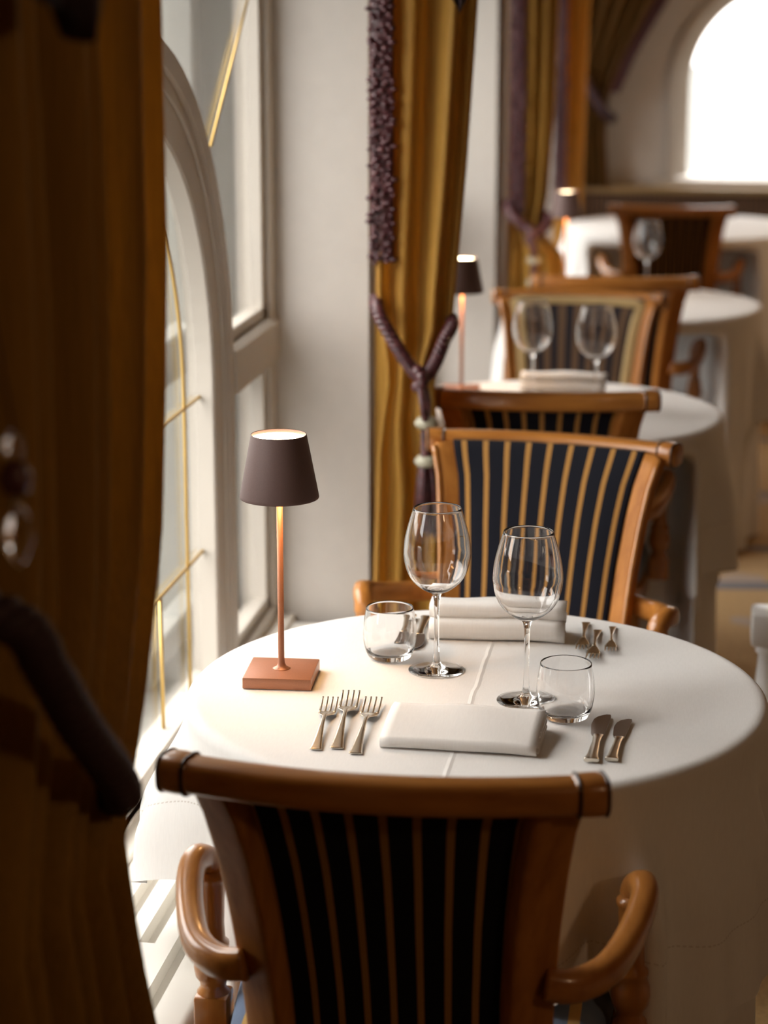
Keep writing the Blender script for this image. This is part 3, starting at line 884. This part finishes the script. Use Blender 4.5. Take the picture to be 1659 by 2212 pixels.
bm = bm_new()
roll1 = arc(-.026, .0150, .0130, PI*.5, PI*1.5, 12)
r1 = [(.030, .0280)]+[(p[0], p[1]) for p in roll1]+[(.03, .0020)]
prism(bm, thick_line(r1, .0028), -.102, .102, 12, wob)
roll2 = arc(-.004, .0380, .0095, PI*.5, PI*1.5, 12)
r2 = [(.036, .0470)]+roll2+[(.036, .0285)]
prism(bm, thick_line(r2, .0028), -.1035, .1030, 12, wob)
for z in (.007, .013, .019, .0335, .0390, .0435):
    prism(bm, thick_line([(.033, z), (-.012 if z < .03 else .004, z)], .0034), -.101, .101, 6, wob)
nk2 = obj('napkin', bm, NAPK, loc=(-.2945, 3.084, TZ)); nk2.rotation_euler = (0, 0, math.radians(2))
tag(nk2, 'rolled white napkin with two thick folds at the far place setting', 'napkin', 'white linen napkins')
dup(nk2, (-.335, 5.09, TZ), 0, 'rolled white napkin on the second table, under the pair of wine glasses', 'white linen napkins')

# ------------------------------------------------------------------ curtains
def make_curtain(name, label, Lp, Rp, z0, z1, nf, amp, material, group, trim=None, trim_z=None, seed=1, rooms=Vector((1, 0)), nz=70, mid=None):
    """Lp/Rp: tables z -> plan point (x,y) of the two edges; amp: table z -> fold depth"""
    rnd = random.Random(seed); ph = [rnd.uniform(0, 6.28) for _ in range(4)]
    def plan(tabs, z): return Vector((interp([(a, b[0]) for a, b in tabs], z), interp([(a, b[1]) for a, b in tabs], z)))
    def surf(u, z):
        a, b = plan(Lp, z), plan(Rp, z)
        m = plan(mid[0], z) if mid else None
        def base(t):
            t = max(0, min(1, t))
            if not mid: return a+(b-a)*t
            f = mid[1]
            return a+(m-a)*(t/f) if t < f else m+(b-m)*((t-f)/(1-f))
        q0 = (base(u-.05)+base(u)*2+base(u+.05))/4 if .05 < u < .95 else base(u)
        d = base(min(1, u+.04))-base(max(0, u-.04)); n = Vector((d.y, -d.x)).normalized()
        if not mid and n.dot(rooms) < 0: n = -n
        A = interp(amp, z)
        uu = u+.018*math.sin(9*u+ph[1]+.6*z)
        w = math.sin(2*PI*nf*uu+ph[0]); w = math.copysign(abs(w)**.8, w)
        o = A*w+.35*A*math.sin(2*PI*nf*.47*uu+ph[2]+.5*z)
        o *= min(1, u/.10)*min(1, (1-u)/.05)
        q = q0+n*o
        return q
    bm = bm_new(); nu = nf*16
    grid(bm, nu, nz, lambda u, v: (*surf(u, z0+(z1-z0)*v), z0+(z1-z0)*v))
    g = bmesh.ops.solidify(bm, geom=bm.faces[:], thickness=.004)
    t = thing(name, label, 'curtain', (0, 0, 0), 0, group)
    obj('drape', bm, material, t)
    if trim is not None:
        bm = bm_new(); za, zb = trim_z
        z = zb; k = 0; w_ = trim[1]
        strip = []
        while z > za:
            q = surf(trim[0], z)
            c0 = Vector((q.x, q.y))+Vector(trim[3] if len(trim) > 3 else (0, 0))
            dirn = Vector(trim[2]); perp = Vector((dirn.y, -dirn.x))
            if perp.y > 0: perp = -perp
            strip.append((c0.x, c0.y, z))
            for j in range(4):
                rr_ = rnd.uniform(.0035, .0068)*w_
                p = c0+dirn*((j-1.5)*.0105*w_+rnd.uniform(-.006, .006))+perp*(.004+.007*rnd.random())
                bmesh.ops.create_icosphere(bm, subdivisions=1, radius=rr_, matrix=Matrix.Translation((p.x, p.y, z+rnd.uniform(-.005, .005))) @ Matrix.Diagonal((1.25, 1, .8, 1)))
            z -= .0095*w_
        sweep(bm, strip, (.040*w_, .010), 10, up=(0, 1, 0) if abs(trim[2][0]) > .5 else (1, 0, 0), p=.7)
        tag(obj('trim', bm, PLUM, t), 'beaded plum trim along the leading edge')
    return t, surf
def rope(path, r, mat_, name, parent, turns=14, n=160, strands=3):
    pts = cr(path, n); bm = bm_new()
    for s in range(strands):
        sp_ = []
        for i, p in enumerate(pts):
            a = Vector(pts[max(i-1, 0)]); b = Vector(pts[min(i+1, n)]); tg = (b-a).normalized()
            sd = tg.cross(Vector((0, 0, 1)))
            if sd.length < 1e-3: sd = Vector((1, 0, 0))
            sd.normalize(); up = sd.cross(tg)
            an = 2*PI*(turns*i/n+s/strands)
            sp_.append(Vector(p)+sd*math.cos(an)*r*.52+up*math.sin(an)*r*.52)
        sweep(bm, sp_, (r*1.15, r*1.15), 8)
    return obj(name, bm, mat_, parent)
CURG = 'gold tied-back curtains along the window wall'
# near curtain (fills the picture's left side)
make_curtain('curtain', 'dark bronze curtain hanging nearest the camera, tied low with a thick dark cord', 
    [(0, (-.60, 1.30)), (.8, (-.62, 1.42)), (2.6, (-.62, 1.20))],
    [(0, (-.575, 2.20)), (.45, (-.57, 2.14)), (.70, (-.57, 2.03)), (.87, (-.57, 1.975)), (1.0, (-.57, 2.08)), (1.15, (-.57, 2.16)), (1.45, (-.57, 2.205)), (2.6, (-.57, 2.21))],
    .01, 2.6, 10, [(0, .032), (.6, .028), (.87, .018), (1.3, .026), (2.6, .032)], GOLDCUR, CURG, trim=(1.0, .9, (-1, 0), (-.035, -.01)), trim_z=(1.15, 2.4), seed=2)
def tieback(label, path, r, knot=None, drop=.3, beads=True):
    t = thing('curtain_tieback', label, 'tieback', (0, 0, 0), 0, 'cord tiebacks')
    rope(path, r, PLUMDARK if knot is None else PLUM, 'cord', t)
    if knot:
        kx, ky, kz = knot
        bm = bm_new()
        for k in range(9):
            a = 2*PI*k/9
            bmesh.ops.create_icosphere(bm, subdivisions=2, radius=r*.95, matrix=Matrix.Translation((kx+.5*r*math.cos(a*2), ky+1.3*r*math.cos(a), kz+1.2*r*math.sin(a))))
        obj('knot', bm, PLUM, t)
        for s in (-1, 1):
            rope([(kx, ky+s*.012, kz), (kx+.01, ky+s*.03, kz-.05), (kx+.012, ky+s*.012, kz-drop*.30)], r*.55, PLUM, 'tassel_cord', t, 6, 60)
        for zz_ in (kz-drop*.33, kz-drop*.62):
            bm = bm_new(); lathe(bm, [(.004, -.012), (.018, -.010), (.024, 0), (.018, .010), (.004, .012)], 20, (kx+.012, ky, zz_))
            tag(obj('tassel_bead', bm, PEARL, t), 'pale pearl bead on the tassel')
        rope([(kx+.012, ky, kz-drop*.30), (kx+.012, ky, kz-drop*.64)], .011, PLUM, 'tassel_neck', t, 3, 40)
        bm = bm_new()
        rnd = random.Random(5)
        for k in range(46):
            a = rnd.uniform(0, 2*PI); q = math.sqrt(rnd.random())
            x0, y0 = kx+.012+.012*q*math.cos(a), ky+.014*q*math.sin(a)
            x1, y1 = kx+.012+.026*q*math.cos(a), ky+.034*q*math.sin(a)
            sweep(bm, [(x0, y0, kz-drop*.62), ((x0+x1)/2, (y0+y1)/2, kz-drop*.82), (x1, y1, kz-drop*(1.12+.08*rnd.random()))], (.0055, .0055), 6)
        obj('tassel_skirt', bm, PLUM, t)
    return t
tieback('thick dark plum cord slung round the nearest curtain', [(-.64, 1.50, 1.26), (-.545, 1.579, 1.208), (-.525, 1.612, 1.155), (-.52, 1.684, 1.08), (-.525, 1.785, 1.005), (-.545, 1.885, .940), (-.59, 1.93, .925), (-.65, 1.90, .95)], .019)
# curtain between first and second window
make_curtain('curtain', 'gold curtain with beaded plum edge and hanging tassel, between the first two windows',
    [(0, (-.652, 4.12)), (.54, (-.652, 4.14)), (.80, (-.645, 4.15)), (.95, (-.625, 4.16)), (1.1, (-.648, 4.16)), (2.6, (-.655, 4.18))],
    [(0, (-.68, 4.33)), (2.6, (-.68, 4.36))],
    .01, 2.6, 4, [(0, .030), (.7, .022), (.9, .014), (1.15, .022), (1.6, .028), (2.6, .030)], GOLDCUR, CURG, trim=(.0, 1.2, (1, 0), (.012, 0)), trim_z=(1.17, 2.4), seed=8,
    mid=([(0, (-.495, 4.17)), (.72, (-.492, 4.18)), (.86, (-.528, 4.16)), (.95, (-.532, 4.15)), (1.05, (-.500, 4.18)), (1.36, (-.478, 4.22)), (1.70, (-.460, 4.25)), (2.6, (-.45, 4.26))], .72))
tieback('plum cord tieback with beads and tassel on the gold curtain behind the lamp',
    [(-.655, 4.19, 1.10), (-.636, 4.105, 1.085), (-.600, 4.085, 1.030), (-.570, 4.085, .985), (-.546, 4.09, .962), (-.525, 4.10, .985), (-.508, 4.13, 1.03), (-.500, 4.19, 1.06), (-.54, 4.28, 1.06)], .0135, (-.548, 4.075, .962), .265)
make_curtain('curtain', 'gold curtain with plum edge beyond the second window, glowing beside the third table',
    [(0, (-.652, 7.0)), (.80, (-.640, 7.0)), (.95, (-.635, 7.02)), (2.6, (-.655, 7.0))],
    [(0, (-.68, 7.22)), (2.6, (-.68, 7.28))],
    .01, 2.6, 4, [(0, .032), (.8, .018), (1.2, .028), (2.6, .032)], GOLDCUR, CURG, trim=(.0, 1.2, (1, 0), (.012, 0)), trim_z=(.98, 2.4), seed=4,
    mid=([(0, (-.45, 6.99)), (.78, (-.455, 6.99)), (.86, (-.47, 7.0)), (.93, (-.555, 7.05)), (1.05, (-.535, 7.08)), (1.4, (-.52, 7.1)), (2.6, (-.50, 7.12))], .72))
tieback('plum cord tieback on the gold curtain beyond the second window', [(-.66, 7.04, 1.02), (-.64, 6.955, .99), (-.60, 6.94, .96), (-.57, 6.945, .93), (-.54, 6.96, .94), (-.52, 7.02, .97), (-.56, 7.14, .98)], .016, (-.572, 6.93, .93), .25)
make_curtain('curtain', 'gold curtain with plum edge in the corner by the end wall',
    [(0, (-.655, 9.10)), (.9, (-.645, 9.10)), (2.6, (-.655, 9.10))],
    [(0, (-.68, 9.42)), (2.6, (-.68, 9.45))],
    .01, 2.6, 6, [(0, .025), (.9, .02), (2.6, .03)], GOLDCUR, CURG, trim=(.0, 1.35, (1, 0), (.012, 0)), trim_z=(.80, 2.4), seed=9,
    mid=([(0, (-.56, 9.22)), (.9, (-.55, 9.22)), (2.6, (-.535, 9.22))], .6))
make_curtain('curtain', 'brown curtain drawn back to the corner beside the end wall window',
    [(0, (-.66, 9.86)), (.8, (-.66, 9.86)), (2.6, (-.66, 9.86))],
    [(0, (-.46, 9.83)), (.86, (-.46, 9.83)), (1.05, (-.475, 9.83)), (1.22, (-.47, 9.83)), (1.45, (-.37, 9.83)), (1.75, (-.20, 9.83)), (2.6, (.1, 9.83))],
    .83, 2.6, 6, [(0, .03), (1.1, .018), (1.6, .03), (2.6, .04)], BROWNCUR, CURG, trim=(1.0, 1.6, (1.0, 0)), trim_z=(1.25, 2.4), seed=6, rooms=Vector((0, -1)))
tieback('dark cord tieback on the brown corner curtain', [(-.67, 9.84, 1.42), (-.60, 9.78, 1.35), (-.52, 9.76, 1.22), (-.465, 9.77, 1.15), (-.45, 9.84, 1.14)], .022)
# dark jabot tails hanging in front of the curtains
def tail(label, x, y, ztip, w, ztop=2.5, across=False):
    bm = bm_new()
    def f(u, v):
        z = ztop+(ztip-ztop)*v
        hw = w*(1-.10*v)*(1 if v < .95 else math.sqrt(max(0, 1-((v-.95)/.05)**2))*.80+.20)
        a = (2*u-1)
        p = .012*math.sin(7*a+.5)+.012*(1-a*a)
        return (x+(a*hw if across else p), y+(-p if across else a*hw), z+(.05*abs(a)**1.5 *max(0, (v-.9)/.1)*.5))
    grid(bm, 20, 40, f)
    bmesh.ops.solidify(bm, geom=bm.faces[:], thickness=.006)
    tag(obj('curtain_tail', bm, PLUMDARK), label, 'curtain tail', 'dark curtain tails')
tail('dark plum curtain tail hanging over the nearest bronze curtain', -.485, 1.590, 1.662, .125)
tail('dark plum curtain tail over the gold curtain with the tassel', -.486, 4.165, 1.655, .026, across=True)
tail('dark plum curtain tail over the glowing curtain beyond the second window', -.545, 6.99, 1.664, .03, across=True)
# crystal drop pendant hanging on the near curtain
t = thing('crystal_pendant', 'small glass bead pendant hanging on the nearest curtain', 'pendant', (-.500, 1.475, .132))
bm = bm_new(); lathe(bm, [(0, 1.150), (.006, 1.155), (.012, 1.172), (.009, 1.190), (.003, 1.202), (0, 1.203)], 16); obj('drop', bm, CRYSTAL, t)
bm = bm_new(); lathe(bm, [(0, 1.203), (.010, 1.208), (.013, 1.219), (.008, 1.230), (0, 1.232)], 16); obj('bead', bm, PLUM, t)
bm = bm_new(); lathe(bm, [(0, 1.232), (.007, 1.236), (.009, 1.244), (.005, 1.253), (0, 1.255)], 16); obj('bead', bm, CRYSTAL, t)
bm = bm_new(); sweep(bm, [(0, 0, 1.254), (-.02, 0, 1.40), (-.05, -.02, 1.75)], (.002, .002), 6); obj('thread', bm, PLUMDARK, t)

# ------------------------------------------------------------------ white turned post at the aisle
t = thing('newel_post', 'white turned wooden post at the aisle, right of the nearest table', 'post', (.150, 4.0, 0))
bm = bm_new(); lathe(bm, [(0, .0), (.05, .0), (.05, .10), (.035, .13), (.046, .20), (.052, .26), (.040, .34), (.030, .40), (.026, .455), (.032, .46), (.032, .478), (0, .478)], 32); obj('shaft', bm, GLOSSW, t)
bm = bm_new(); box(bm, -.042, .042, -.042, .042, .478, .545, .008); sharp(obj('cap', bm, GLOSSW, t), 40)

bpy.context.view_layer.update()
